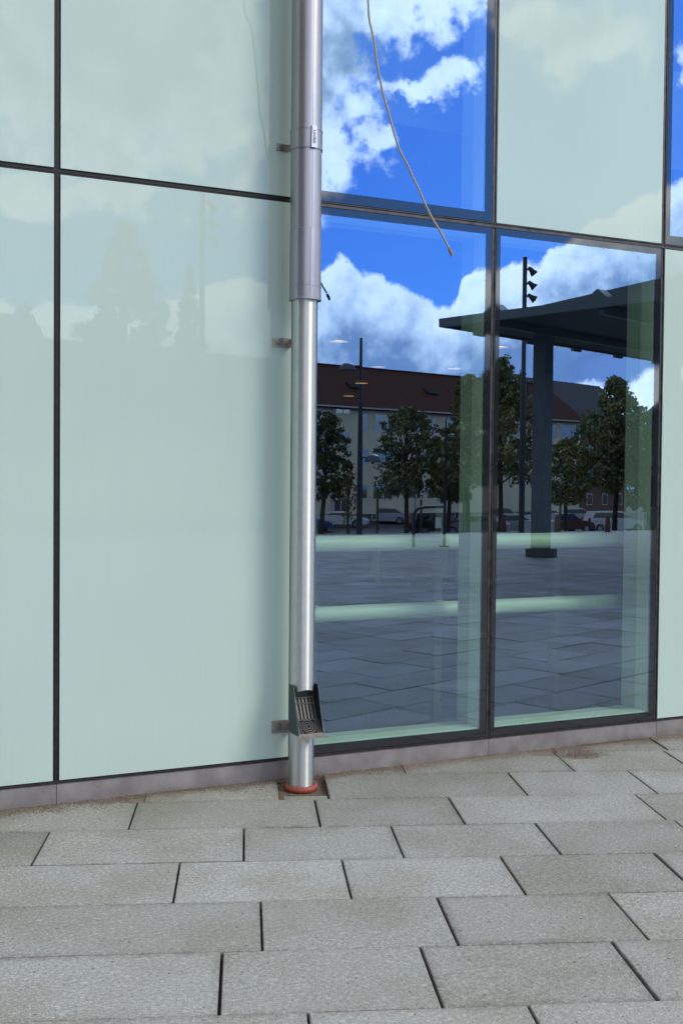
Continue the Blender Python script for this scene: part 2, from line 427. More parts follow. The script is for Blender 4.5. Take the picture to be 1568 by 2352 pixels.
# shell and inside
xl, xr, zt = X0+PIT*C0, X0+PIT*9, ROWS[2][1]
m = MB(); m.box(xl, xr, .03, 34, zt, zt+.3); m.box(xl-.3, xl, -.01, 34, 0, zt+.3); m.box(xr, xr+.3, -.01, 34, 0, zt+.3); m.box(xl, xr, 33.7, 34, 0, zt)
m.build('shell', mat('shell_grey', (.025, .025, .025), .8), B)
m = MB(); m.box(xl, xr, .26, 33.6, -.1, .03); m.build('inner_floor', mat('dark_carpet', (.030, .034, .040), .85), B)
m = MB(); m.box(xl, xr, .26, 33.6, 3.32, 3.9); m.build('inner_ceiling', mat('inner_ceiling', (.022, .022, .022), .8), B)
# backing boards behind the opal panels
m = MB()
for r, (z0, z1) in enumerate(ROWS):
    for c in range(C0, 9):
        if not iswin(c, r): m.box(X0+PIT*c, X0+PIT*(c+1), .034, .20, z0, z1)
m.build('backing_board', DARKIN, B)
# radiator tubes behind the windows
RAD = mat('radiator_white', (.42, .42, .41), .5)
for i, (px, py, rr) in enumerate([(900, 1247, .044), (900, 1404, .043)]):
    q = on_y(px, py, .40)
    m = MB()
    x_a, x_b = 2.02, 4.30
    m.tube([(x_a, .40, q.z), (x_b, .40, q.z)], rr, 28)
    o = m.build('heating_tube', RAD, None, True)
    tag(o, ['upper white heating tube running behind the two windows', 'lower white heating tube running behind the two windows'][i], 'radiator', 'heating tubes behind the windows')
    for xx in (2.35, 3.13, 3.95):
        MB().box(xx-.02, xx+.02, .445, .56, q.z-.03, q.z+.03).build('holder', RAD, o)
for xx in (2.35, 3.13, 3.95):
    MB().box(xx-.025, xx+.025, .5605, .60, .03, 1.3).build('radiator_post', DARKIN, B)
# ceiling downlights far inside
GLOW = mat('warm_downlight', (1, .7, .4), .5, emit=(1., .55, .28), es=2.1)
RIM = mat('white_rim', (.5, .5, .5), .5)
lights = [(779, 780), (868.6, 839), (1045, 843), (829.5, 877), (800.7, 906.7), (754.5, 953), (1145.6, 793)]
where = ['nearest the glass at the left', 'second row left', 'second row beside the right reveal', 'third row beside the lamp mast', 'fourth row', 'deepest and leftmost', 'right of the middle mullion']
for (px, py), lb in zip(lights, where):
    d = ray(px, py); t_ = (3.31-CH)/d.z; p = Vector((d.x*t_, -CD+d.y*t_, 3.31))
    e_ = empty('ceiling_light', p)
    tag(e_, 'round warm ceiling light seen through the window, '+lb, 'ceiling light', 'round lights in the ceiling behind the glass')
    MB().lathe((p.x, p.y, 3.317), [(.145, 0), (.145, -.03), (.12, -.035), (.12, -.01)], 24).build('rim', RIM, e_, True)
    MB().lathe((p.x, p.y, 3.305), [(0.0001, 0), (.119, 0), (.119, .006), (.0001, .006)], 24).build('diffuser', GLOW, e_)
# tables inside
WHITEM = mat('white_metal', (.75, .76, .75), .4); TOP = mat('table_top', (.06, .06, .06), .5)
def table(px, py, rot, label):
    d = ray(px, py); t_ = (.034-CH)/d.z; p = Vector((d.x*t_, -CD+d.y*t_, .034))
    e_ = empty('table', p)
    tag(e_, label, 'table', 'tables inside the window')
    for s_ in (-.62, .62):
        m = MB(); m.box(-.45+0, .45, s_-.03, s_+.03, 0, .03); m.box(-.03, .03, s_-.025, s_+.025, .03, .70)
        m.v = [(x+p.x, y+p.y, z+p.z) for x, y, z in m.v]; m.build('leg', WHITEM, e_)
    m = MB(); m.box(-.5, .5, -.8, .8, .7005, .73); m.v = [(x+p.x, y+p.y, z+p.z) for x, y, z in m.v]; m.build('table_top', TOP, e_)
    e_.rotation_euler = (0, 0, rot)
table(862, 1334, -R(24), 'table on white T legs inside, left of the middle mullion')
table(1035, 1335, -R(22), 'table on white T legs inside, beside the right window reveal')

# ------------------------------------------------------------------ pavement: real slabs
TH = -0.342644
E_ = Vector((math.cos(TH), math.sin(TH))); N_ = Vector((-E_.y, E_.x))
ROW_N = [-2.1, -1.703, -1.303, -.905, -.505, -.11, .285, .69, 1.10, 1.50]
known = {0: [1.829, 2.435, 3.045], 1: [1.590, 2.200, 2.808, 3.42], 2: [1.713, 2.323, 2.930, 3.54], 3: [1.417, 2.027, 2.638, 3.248, 3.86],
         4: [.869, 1.655, 2.268, 2.882, 3.49, 4.1], 5: [.57, 1.182, 1.972, 2.585, 3.459, 4.07], 6: [.6, 1.21, 1.815, 2.042, 2.956, 3.57, 4.18], 7: [1.8, 2.45, 3.30, 3.91, 4.5], 8: [2.7, 3.32, 3.942, 4.55]}
tight = {1: [.98, 3.42], 2: [1.10], 3: [.807], 4: [], 5: [.57], 6: [.6, 1.21], 0: [.55, 1.28], 7: [2.45]}
for zx, zy in [(706, 2323), (1215, 2316)]: pass
EDGE_Y = -22.3
def clip(poly, f):
    out = []
    for i, p in enumerate(poly):
        q = poly[(i+1) % len(poly)]; a, b = f(p), f(q)
        if a >= 0: out.append(p)
        if (a >= 0) != (b >= 0): out.append(p+(q-p)*(a/(a-b)))
    return out
def area(P_): return .5*sum(P_[i].x*P_[(i+1) % len(P_)].y-P_[(i+1) % len(P_)].x*P_[i].y for i in range(len(P_)))
def inset(P_, d):
    n = len(P_); out = []
    L = []
    for i in range(n):
        a, b = P_[i], P_[(i+1) % n]; t_ = (b-a).normalized(); nn = Vector((-t_.y, t_.x)); L.append((a+nn*d, t_))
    for i in range(n):
        (a, t1), (b, t2) = L[i-1], L[i]
        cr = t1.x*t2.y-t1.y*t2.x
        if abs(cr) < 1e-6: out.append(b); continue
        k = ((b.x-a.x)*t2.y-(b.y-a.y)*t2.x)/cr; out.append(a+t1*k)
    return out
pav = MB(); EDGEV = []
rng = random.Random(11)
def slab(poly, z=0., tilt=(0, 0), ch=.0028):
    P_ = []
    for p in poly:
        if not P_ or (p-P_[-1]).length > 1e-3: P_.append(p)
    if len(P_) > 1 and (P_[0]-P_[-1]).length < 1e-3: P_.pop()
    if len(P_) < 3 or area(P_) < .002: return
    c = sum(P_, Vector((0, 0)))/len(P_)
    hz = lambda p: z+(p-c).x*tilt[0]+(p-c).y*tilt[1]
    I_ = inset(P_, ch); n = len(P_); o = len(pav.v)
    C_ = inset(P_, .034) if area(P_) > .05 else [q*.6+c*.4 for q in I_]
    ev = rng.choice([.1, .3, .5, .8, 1.]); EDGEV.extend([rng.uniform(.2, 1)*ev for _ in range(n)]+[1.]*n+[1.]*n+[0.]*n)
    pav.add([(p.x, p.y, hz(p)) for p in I_]+[(p.x, p.y, hz(p)-ch) for p in P_]+[(p.x, p.y, -.05) for p in P_]+[(p.x, p.y, hz(p)) for p in C_],
            [tuple(range(3*n, 4*n))]+[(i, (i+1) % n, 3*n+(i+1) % n, 3*n+i) for i in range(n)]+[(i, n+i, n+(i+1) % n, (i+1) % n) for i in range(n)]+[(n+i, 2*n+i, 2*n+(i+1) % n, n+(i+1) % n) for i in range(n)])
i0, i1 = -64, 40
for i in range(i0, i1):
    if 0 <= i < len(ROW_N)-1: na, nb = ROW_N[i], ROW_N[i+1]
    elif i < 0: na, nb = ROW_N[0]+.4*i, ROW_N[0]+.4*(i+1)
    else: na, nb = ROW_N[-1]+.4*(i-len(ROW_N)+1), ROW_N[-1]+.4*(i-len(ROW_N)+2)
    off = rng.uniform(0, .61); kn = known.get(i)
    js = []
    if kn:
        e = kn[0]-(1.3 if i < 4 else .61)
        left = []
        while e > -16: left.append(e); e -= .61
        js = left[::-1]+kn; e = kn[-1]+.61
    else: e = -16+off
    while e < 44: js.append(e); e += .61
    for a, b in zip(js, js[1:]):
        mid = E_*((a+b)/2)+N_*((na+nb)/2)
        if mid.y > .6 or mid.y < EDGE_Y-.6 or mid.x < -12 or mid.x > 40: continue
        if i == 6 and abs(a-1.815) < .01: continue        # the opening round the pipe
        def hg(j): return .0012 if (i in tight and any(abs(j-t_) < .001 for t_ in tight[i])) else (.0040+rng.uniform(-.0014, .0014))
        g0, g1 = hg(a), hg(b); gn0, gn1 = (rng.uniform(.0010, .0028), rng.uniform(.0010, .0028)) if 0 <= i < 9 else (rng.uniform(.002, .0045), rng.uniform(.002, .0045))
        z = rng.gauss(0, .0011)
        cor = [(a+g0, na+gn0), (b-g1, na+gn0+rng.uniform(0, .0015)), (b-g1, nb-gn1-rng.uniform(0, .0015)), (a+g0, nb-gn1)]
        poly = [E_*u+N_*v_ for u, v_ in cor]
        poly = clip(poly, lambda p: -.012-p.y)
        if len(poly) >= 3: poly = clip(poly, lambda p: p.y-EDGE_Y)
        if len(poly) >= 3: slab(poly, z, (rng.gauss(0, .0016), rng.gauss(0, .0022)))
# short filler piece in front of the pipe
slab([E_*u+N_*v_ for u, v_ in [(1.834, .288), (2.034, .288), (2.034, .352), (1.834, .352)]], -.004)
pvo = tag(pav.build('pavement', PAVER), 'grey speckled concrete paving slabs with dark open joints', kind='structure')
pvo.data.attributes.new('edge', 'FLOAT', 'POINT').data.foreach_set('value', EDGEV)
m = MB(); m.box(-12, 40, EDGE_Y, .02, -.3, -.030); tag(m.build('joint_bed', JOINT), 'dark sand bed under the paving', kind='structure')

# grit along the plinth and in the pipe opening
m = MB(); rg = random.Random(5)
def grain(x, y, z, s):
    a = rg.uniform(0, 6.28); vs = []
    for k in range(3): vs.append((x+s*math.cos(a+k*2.1), y+s*.8*math.sin(a+k*2.1), z))
    vs.append((x, y, z+s*rg.uniform(.5, 1.1))); m.add(vs, [(0, 1, 3), (1, 2, 3), (2, 0, 3)])
for k in range(9000):
    x = rg.uniform(.2, 5.2)
    wdt = .035+.03*math.sin(x*3.1)+.03*math.sin(x*7.3+1)+(.05 if 3.2 < x < 3.7 else 0)+(.04 if 1.0 < x < 2.4 else 0)
    y = -.018-abs(rg.gauss(0, max(.012, wdt)))
    grain(x, y, .0005, rg.uniform(.0015, .0042))
for k in range(1400):
    x = rg.gauss(3.56, .10); y = -.19+rg.gauss(0, .045)
    grain(x, min(-.02, y), .0005, rg.uniform(.0012, .003))
for k in range(2600):
    u = rg.uniform(1.82, 2.04); v_ = rg.uniform(.36, .69); p = E_*u+N_*v_
    if p.y < -.012: grain(p.x, p.y, -.0262, rg.uniform(.002, .006))
q = [E_*u+N_*v_ for u, v_ in [(1.817, .354), (2.040, .354), (2.040, .69), (1.817, .69)]]
q = clip(q, lambda p: -.012-p.y); m.add([(p.x, p.y, -.026) for p in q], [tuple(range(len(q)))])
tag(m.build('grit', SAND), 'brown grit and sand washed against the plinth and round the drain', kind='stuff')

# ------------------------------------------------------------------ downpipe
PC = Vector((1.99, -.150))
D_ = empty('downpipe', (PC.x, PC.y, 0))
tag(D_, 'round steel downpipe with wide grey upper section and shiny narrow lower section', 'downpipe')
def zat(py, px=692): return on_y(px, py, PC.y-.05).z
RL, RU = .0595, .0725
z_low = -.045; z_join = zat(684); z_joint = zat(524); z_rim1 = zat(655)
z_cut = zat(1587); z_tray = zat(1680)
TA = math.atan2(-1, 0)
m = MB(); m.lathe((PC.x, PC.y, 0), [(RL, z_low), (RL, z_tray-.012)], 72); m.lathe((PC.x, PC.y, 0), [(RL+.0012, z_tray-.020), (RL+.0012, z_tray-.012)], 72)
m.build('lower_pipe', STEEL, D_, True)
m = MB()
n = 96; zc = []
for k in range(n):
    a = 2*math.pi*k/n; f_ = max(0, -math.sin(a))           # front side is cut in a shallow arch
    zc.append(z_cut-.012 + .016*(f_**3) if f_ > 0 else z_tray)
vs = [(PC.x+RL*math.cos(2*math.pi*k/n), PC.y+RL*math.sin(2*math.pi*k/n), zc[k]) for k in range(n)]
vs += [(x, y, z_join+.03) for x, y, _ in vs]
m.add(vs, [(k, (k+1) % n, n+(k+1) % n, n+k) for k in range(n)])
m.build('middle_pipe', STEEL, D_, True)
# wide upper pipe, in two lengths, with folded seams
def vseam(m, r, ang, z0, z1, w=.0035, t=.0012):
    a = ang; c, s = math.cos(a), math.sin(a)
    f_ = Matrix.Translation((PC.x, PC.y, 0)) @ Matrix.Rotation(a, 4, 'Z')
    m.box(r-.001, r+t, -w/2, w/2, z0, z1, 0, f_)
base_ang = math.atan2(-(PC.y+CD)*1.0, -(PC.x)) if False else math.atan2(-CD-PC.y, -PC.x)
seam = lambda s_: base_ang+math.asin(s_)
m = MB(); m.lathe((PC.x, PC.y, 0), [(RL+.001, z_join-.004), (RU+.0035, z_join-.004), (RU+.0035, z_join+.004), (RU+.0018, z_join+.006), (RU+.0018, z_rim1-.001), (RU+.003, z_rim1), (RU+.003, z_rim1+.003), (RU+.0012, z_rim1+.004), (RU+.0012, z_joint), (RU, z_joint+.0015)], 96)
vseam(m, RU+.0012, seam(.33), z_join+.006, z_joint, .003, .0022); vseam(m, RU+.0018, seam(.33)+.0, z_join+.006, z_rim1, .006, .0008)
m.build('connector', GALV, D_, True, 30)
m = MB(); m.lathe((PC.x, PC.y, 0), [(RU, z_joint), (RU, 8.2)], 96); m.lathe((PC.x, PC.y, 0), [(RU-.002, 8.2), (0.0001, 8.2)], 48)
vseam(m, RU, seam(.43), z_joint, 8.2, .0022, .0022); vseam(m, RU, seam(.55), z_joint, 8.2, .0022, .0018); vseam(m, RU, seam(.49), z_joint, 8.2, .007, .0010)
m.build('upper_pipe', GALV, D_, True, 30)
# clamp with locking plate
z_c0, z_c1 = zat(338.5), zat(293)
m = MB(); m.lathe((PC.x, PC.y, 0), [(RU, z_c0), (RU+.0042, z_c0), (RU+.0042, z_c0+.004), (RU+.0026, z_c0+.0055), (RU+.0026, z_c1-.0055), (RU+.0042, z_c1-.004), (RU+.0042, z_c1), (RU, z_c1)], 96)
clamp = m.build('clamp', GALV, D_, True, 30)
la = seam(.45)
fr = Matrix.Translation((PC.x, PC.y, 0)) @ Matrix.Rotation(la, 4, 'Z')
m = MB(); r0 = RU+.0035
zz0, zz1 = z_c0-.002, z_c1+.008
prof = [(-.0165, zz0), (.0150, zz0), (.0125, zz1), (-.0125, zz1)]
vs = [fr @ Vector((r0+dx, y, z)) for dx in (-.002, .0085) for y, z in prof]
m.add(vs, [(0, 1, 2, 3), (7, 6, 5, 4), (0, 4, 5, 1), (1, 5, 6, 2), (2, 6, 7, 3), (3, 7, 4, 0)])
lock = m.build('lock_plate', GALV, clamp)
fcu = bpy.data.curves.new('lettering', 'FONT'); fcu.body = 'Lindab'; fcu.size = .024; fcu.extrude = .0012; fcu.align_x = 'CENTER'; fcu.align_y = 'CENTER'
fo = bpy.data.objects.new('lettering', fcu); COL.objects.link(fo)
dg = bpy.context.evaluated_depsgraph_get(); me = bpy.data.meshes.new_from_object(fo.evaluated_get(dg)); bpy.data.objects.remove(fo)
LETTER = mat('embossed_letter', (.12, .12, .15), .45, .7); me.materials.clear(); me.materials.append(LETTER)
for p in me.polygons: p.material_index = 0
lo_ = bpy.data.objects.new('lettering', me); COL.objects.link(lo_); lo_.parent = lock
Mx = fr @ Matrix.Translation((r0+.0090, 0, (z_c0+z_c1)/2)) @ Matrix(((0, 0, 1, 0), (0, 1, 0, 0), (-1, 0, 0, 0), (0, 0, 0, 1)))
# text x runs down the plate, text normal points outwards
Mx = fr @ Matrix.Translation((r0+.0090, 0, (z_c0+z_c1)/2+.002)) @ Matrix(((0, 0, 1, 0), (0, 1, 0, 0), (-1, 0, 0, 0), (0, 0, 0, 1)))
off = Vector((PC.x, PC.y, 0)); Mx.translation = Mx.translation-off; lo_.matrix_local = Mx
# leaf-catching chute
CHT = []
xL, xR = PC.x-RL-.001, PC.x+RL+.001
yb, yf_top, yf_bot = PC.y+.004, PC.y-.055, PC.y-.120
zt0 = z_cut+.055-.03; zb0 = z_tray-.008
def plate(x, t):
    pr = [(yb, zb0), (yf_bot, zb0), (yf_bot-.002, zb0+.012)]
    for k in range(9):
        a = k/8; pr.append((yf_bot+(yf_top-yf_bot)*(a**.9)-.002*(1-a), zb0+.012+(zt0-zb0-.03)*a))
    for k in range(1, 7):
        a = R(15*k); pr.append((yf_top+.020*(1-math.cos(a)), zt0-.018+.018*math.sin(a)))
    pr.append((yb, zt0))
    m = MB(); n = len(pr)
    m.add([(x, y, z) for y, z in pr]+[(x+t, y, z) for y, z in pr], [tuple(range(n)), tuple(range(2*n-1, n-1, -1))]+[(i, n+i, n+(i+1) % n, (i+1) % n) for i in range(n)])
    return m
ch = plate(xL-.0022, .0022).build('chute', CHUTE_IN, D_)
ch.data.materials.append(CHUTE_IN)
plate(xR, .0022).build('side_plate', CHUTE_IN, ch)
m = MB(); m.box(xL, xR, yb-.002, yb+.0, zb0, zt0-.01); m.build('back_plate', CHUTE_IN, ch)
m = MB(); m.box(xL-.0035, xR+.0035, yf_bot-.004, yf_bot-.0008, zb0-.012, zb0+.010); m.box(xL, xR, yf_bot-.0008, PC.y+.03, zb0-.003, zb0-.0005)
m.build('front_lip', BRACK, ch)
# grille: steep slotted part then flatter ringed part
P0 = (PC.y-.004, z_cut-.040); P1 = (PC.y-.052, zb0+.062); P2 = (yf_bot+.002, zb0+.008)
m = MB()
def bar(x0, x1, a, b, t=.003, h=.004):
    m.add([(x0, a[0], a[1]), (x1, a[0], a[1]), (x1, b[0], b[1]), (x0, b[0], b[1]), (x0, a[0], a[1]-h), (x1, a[0], a[1]-h), (x1, b[0], b[1]-h), (x0, b[0], b[1]-h)],
          [(0, 1, 2, 3), (0, 4, 5, 1), (1, 5, 6, 2), (2, 6, 7, 3), (3, 7, 4, 0), (4, 7, 6, 5)])
for k in range(7):
    x = xL+.006+k*(xR-xL-.016)/6; bar(x, x+.0045, P0, P1)
for a in (0, .28, 1):
    q = (P0[0]+(P1[0]-P0[0])*a, P0[1]+(P1[1]-P0[1])*a); m.box(xL+.002, xR-.002, q[0]-.003, q[0]+.001, q[1]-.003, q[1]+.003)
GR = mat('grille_metal', (.13, .13, .125), .5, .7)
m.build('slotted_grille', GR, ch)
m = MB(); mid = Vector(((xL+xR)/2, (P1[0]+P2[0])/2)); sl = (P2[1]-P1[1])/(P2[0]-P1[0])
zy = lambda y: P1[1]+(y-P1[0])*sl
for rr in (.010, .020, .030):
    pts_ = []
    for k in range(33):
        a = 2*math.pi*k/32; y = mid.y+rr*math.sin(a)*.95; pts_.append((mid.x+rr*math.cos(a), y, zy(y)+.001))
    m.tube(pts_, .0022, 6, cap=False)
for x_ in (xL+.003, xR-.003): m.tube([(x_, P1[0], P1[1]), (x_, P2[0], P2[1])], .0022, 6)
for sgn in (-1, 1):
    for k in range(2):
        m.tube([(mid.x+sgn*(.038+k*.010), P1[0]-.002, zy(P1[0])), (mid.x+sgn*(.040+k*.011), P2[0]+.003, zy(P2[0]))], .0018, 6)
m.tube([(xL+.002, P2[0], P2[1]), (xR-.002, P2[0], P2[1])], .0025, 6)
m.build('ringed_grille', mat('grille_dark', (.20, .20, .19), .4, .9), ch, True)
m = MB(); m.add([(xL, P0[0]+.002, P0[1]-.008), (xR, P0[0]+.002, P0[1]-.008), (xR, P1[0]+.002, P1[1]-.008), (xL, P1[0]+.002, P1[1]-.008), (xR, P2[0], P2[1]-.005), (xL, P2[0], P2[1]-.005)], [(0, 1, 2, 3), (3, 2, 4, 5)])
m.build('under_tray', DARKIN, ch)
# wall brackets
def bracket(x0, x1, z0, z1, r):
    m = MB(); m.box(x0, x1, -.012, -.008, z0, z1)
    m.box(x1-.004, x1, PC.y+.02, -.0121, z0+.002, z1-.002)
    m.box(x1-.004, PC.x, PC.y+.016, PC.y+.0199, z0+.002, z1-.002) if False else None
    m.box(x0+(x1-x0)*.55, x0+(x1-x0)*.60, -.014, -.0121, z0, z1)
    b_ = m.build('wall_bracket', BRACK, D_)
    cx, cz = x0+(x1-x0)*.38, (z0+z1)/2
    mm = MB(); mm.tube([(cx, -.0121, cz), (cx, -.0145, cz)], .016, 20); mm.tube([(cx, -.0146, cz), (cx, -.021, cz)], .0105, 6)
    mm.build('bolt', mat('bolt_steel', (.30, .30, .33), .3, .9) if 'bolt_steel' not in MATS else MATS['bolt_steel'], b_)
    # ring round the pipe
    return b_
for (xa, ya, xb, yb_) in [(636, 329, 664, 349), (626.5, 775, 668, 798.5), (624.5, 1656.5, 668, 1681)]:
    a, b = on_y(xa, ya, -.012), on_y(xb, yb_, -.012)
    bracket(a.x, b.x, b.z, a.z, 0)
# rubber ring at the drain socket
prof = []
for k in range(17):
    a = 2*math.pi*k/16; prof.append((.0690+.0105*math.cos(a), -.009+.0155*math.sin(a)))
m = MB(); m.lathe((PC.x, PC.y, 0), prof, 64); m.lathe((PC.x, PC.y, 0), [(.066, -.012), (.0605, -.012)], 48)
tag(m.build('drain_collar', RUBBER, None, True), 'red rubber collar round the foot of the downpipe', 'rubber ring')

# ------------------------------------------------------------------ hanging cable
cy = -.672
cp = [(800,-420),(826,-200),(838,-90),(845,0),(848,45),(858,90),(864,135),(872,180),(882,225),(893,262),(903,300),(914,335),(924,358),(935,378),(947,405),(960,432),(973,462),(985,488),(996,508),(1008,527),(1019,548),(1030,568)]
pts_ = [on_y(x, y, cy) for x, y in cp]
pts_ = [Vector((pts_[0].x-.10, -.30, 6.3)), Vector((pts_[0].x-.16, -.02, 6.42))][::-1] + pts_
# smooth
def cr(P_, k=6):
    o = []
    for i in range(len(P_)-1):
        a, b, c, d = P_[max(i-1, 0)], P_[i], P_[i+1], P_[min(i+2, len(P_)-1)]
        for j in range(k):
            t_ = j/k; o.append(.5*((2*b)+(c-a)*t_+(2*a-5*b+4*c-d)*t_*t_+(3*b-a-3*c+d)*t_**3))
    o.append(P_[-1]); return o
m = MB(); m.tube(cr(pts_), .0047, 10); cab = m.build('hanging_cable', CABLE, None, True)
tag(cab, 'loose grey cable dangling in front of the upper window', 'cable')
e2 = on_y(1038, 588, cy); e1_ = on_y(1031, 570, cy)
m = MB(); m.tube([e1_, e1_*.4+e2*.6, e2], [.0075, .0085, .006], 10); m.build('cable_end', mat('cable_plug', (.22, .19, .16), .6), cab, True)

# ================================================================== the plaza side, seen in the glass
LEAF = [mat('leaf_dark_green', (.10, .112, .05), .6), mat('leaf_mid_green', (.165, .18, .06), .6), mat('leaf_olive', (.25, .22, .07), .6), mat('leaf_yellow', (.19, .14, .02), .6)]
BARK = mat('bark', (.07, .055, .042), .9, noise=(8, .4))
POLE = mat('dark_pole_paint', (.035, .038, .045), .45, .3)
# land beyond the paving: slope down to a lower street
def sheet(name, pts, m_, label):
    o = MB().add(pts, [tuple(range(len(pts)))]).build(name, m_)
    return tag(o, label, kind='structure')
ASPH = mat('asphalt', (.055, .055, .058), .9, noise=(3, .25), bump=(60, .004))
GRASS = mat('rough_grass', (.05, .065, .022), .95, noise=(1.4, .5))
SZ = -2.2
MB_ = MB(); MB_.add([(-60, EDGE_Y, -.06), (-60, -46, -1.9), (-60, -52, SZ), (120, -52, SZ), (120, -46, -1.9), (120, EDGE_Y, -.06)], [(0, 1, 4, 5), (1, 2, 3, 4)])
tag(MB_.build('grass_slope', GRASS), 'rough grass slope falling away beyond the paving', kind='structure')
sheet('street', [(-300, -52, SZ), (-300, -600, SZ), (500, -600, SZ), (500, -52, SZ)], ASPH, 'grey asphalt street and parking area')
sheet('side_ground', [(-300, 40, -.35), (-300, -52, -2.25), (-12, -52, -2.25), (-12, 40, -.35)], ASPH, 'grey asphalt beside the plaza')
sheet('side_ground', [(40, 40, -.35), (40, -52, -2.25), (500, -52, -2.25), (500, 40, -.35)], ASPH, 'grey asphalt beside the plaza at the far side')
m = MB(); m.box(-12, 40, EDGE_Y-.15, EDGE_Y-.003, -.4, .004); tag(m.build('kerb', mat('kerb_stone', (.25, .25, .24), .8)), 'stone kerb at the edge of the paving', kind='structure')

# long plastered house with tiled roof
A = at_depth(727, 924, 91.); Bp = at_depth(1332.5, 962.5, 111.5)
ez = (A.z+Bp.z)/2
ux = Vector((Bp.x-A.x, Bp.y-A.y, 0)).normalized(); wn = Vector((ux.y, -ux.x, 0))
if wn.y > 0: wn = -wn                                    # away from the plaza
LEN = (Vector((Bp.x, Bp.y, 0))-Vector((A.x, A.y, 0))).length; EXT = 22.
PLAST = mat('beige_plaster', (.64, .59, .42), .85, 0, .1, noise=(.5, .10))
TILE = mat('red_roof_tiles', (.07, .032, .024), .9, 0, .05)
t = NT(TILE.node_tree); oc = t.new('ShaderNodeTexCoord').outputs['Object']
wv = t.new('ShaderNodeTexWave', wave_type='BANDS', bands_direction='X'); t.l.new(oc, wv.inputs[0]); wv.inputs['Scale'].default_value = 1.4
t.l.new(t.mix(t.m('MULTIPLY', wv.outputs[0], t.noise(oc, 3, 3)), (.05, .022, .018, 1), (.14, .06, .042, 1)), t.n['Principled BSDF'].inputs['Base Color'])
SLATE0 = mat('hatch_metal', (.03, .03, .03), .9, 0, .1)
WFR = mat('window_frame_white', (.6, .6, .58), .5); HGL = mat('house_glass', (.36, .34, .28), .05, 1.0, 1.0)
CONC = mat('concrete_base', (.12, .115, .11), .9)
org = Vector((A.x, A.y, SZ))
FR = Matrix((ux, wn, Vector((0, 0, 1)))).transposed().to_4x4(); FR.translation = org
def hb(m, s0, s1, t0, t1, z0, z1): m.box(s0, s1, t0, t1, z0, z1, 0, FR)
H = empty('long_house', org)
tag(H, 'long beige three storey house with red tiled roof, mirrored in the windows', 'house')
HE = ez-SZ; DEP = 11.; RZ = HE+3.9
m = MB(); hb(m, -EXT, LEN, 0, DEP, .9, HE-.12); m.build('wall', PLAST, H)
m = MB(); hb(m, -EXT, LEN, .06, DEP-.06, 0, .9); m.build('base_wall', CONC, H)
m = MB(); o_ = .45
V_ = [(-EXT-o_, -o_, HE-.25), (LEN+o_, -o_, HE-.25), (LEN+o_, DEP/2, RZ), (-EXT-o_, DEP/2, RZ), (-EXT-o_, DEP+o_, HE-.25), (LEN+o_, DEP+o_, HE-.25)]
vv = [FR @ Vector(p) for p in V_]+[FR @ Vector((p[0], p[1], p[2]-.18)) for p in V_]
m.add(vv, [(0, 1, 2, 3), (3, 2, 5, 4), (6, 9, 8, 7), (9, 10, 11, 8), (0, 6, 7, 1), (1, 7, 8, 2), (2, 8, 11, 5), (5, 11, 10, 4), (4, 10, 9, 3), (3, 9, 6, 0)])
roof = m.build('roof', TILE, H)
m = MB(); m.add([FR @ Vector(p) for p in [(LEN-.01, 0, HE-.13), (LEN-.01, DEP, HE-.13), (LEN-.01, DEP/2, RZ-.3), (-EXT+.01, 0, HE-.13), (-EXT+.01, DEP, HE-.13), (-EXT+.01, DEP/2, RZ-.3)]], [(0, 1, 2), (3, 5, 4)])
m.build('gable', PLAST, H)
m = MB(); k_ = 0
s_ = -EXT-.4
while s_ < LEN+.4:
    hb(m, s_, s_+.30, DEP/2-.10, DEP/2+.10, RZ-.02, RZ+.09); s_ += .42
m.build('ridge_tiles', TILE, roof)
m = MB(); hb(m, -EXT-o_, LEN+o_, -o_-.14, -o_-.005, HE-.34, HE-.22); m.build('gutter', mat('pale_gutter', (.45, .45, .43), .5), H)
m = MB()
for px in (955, ):
    pass
def hplane(px, py):                                       # pixel -> (s, z) on the house front
    d = ray(px, py); o = Vector((0, CD, 0)); dd = Vector((d.x, -d.y, d.z)); o = Vector((0, CD, CH))
    n_ = wn; t_ = (org-o).dot(n_)/dd.dot(n_); p = o+dd*t_ - org
    return p.dot(ux), p.z
z1 = lambda a, b: (716.5+.2695*a, 808.4+.2695*b)
z2 = lambda a, b: (1102.3+.297*a, 569.5+.297*b)
wins = [z1(*q[:2])+z1(*q[2:]) for q in [(205,458,320,522),(20,510,108,640),(430,533,476,670),(535,540,692,680),(880,560,945,680),(990,565,1047,690),(1140,575,1235,700),
        (225,685,318,790),(430,830,476,955),(535,835,692,970),(880,850,945,970),(990,855,1047,980),(1140,865,1235,985),(20,805,108,935),(425,1130,465,1245),(520,1130,682,1250),(775,1130,920,1245),
        (980,1130,1030,1245),(1130,1130,1175,1240),(1220,1130,1325,1240),(510,1380,545,1430),(1215,1368,1245,1422)]]
wins += [z2(*q[:2])+z2(*q[2:]) for q in [(620,1378,725,1475),(480,1370,585,1468),(620,1640,725,1740),(600,1810,700,1915),(480,1800,560,1910),(200,1345,300,1450),(200,1590,300,1700)]]
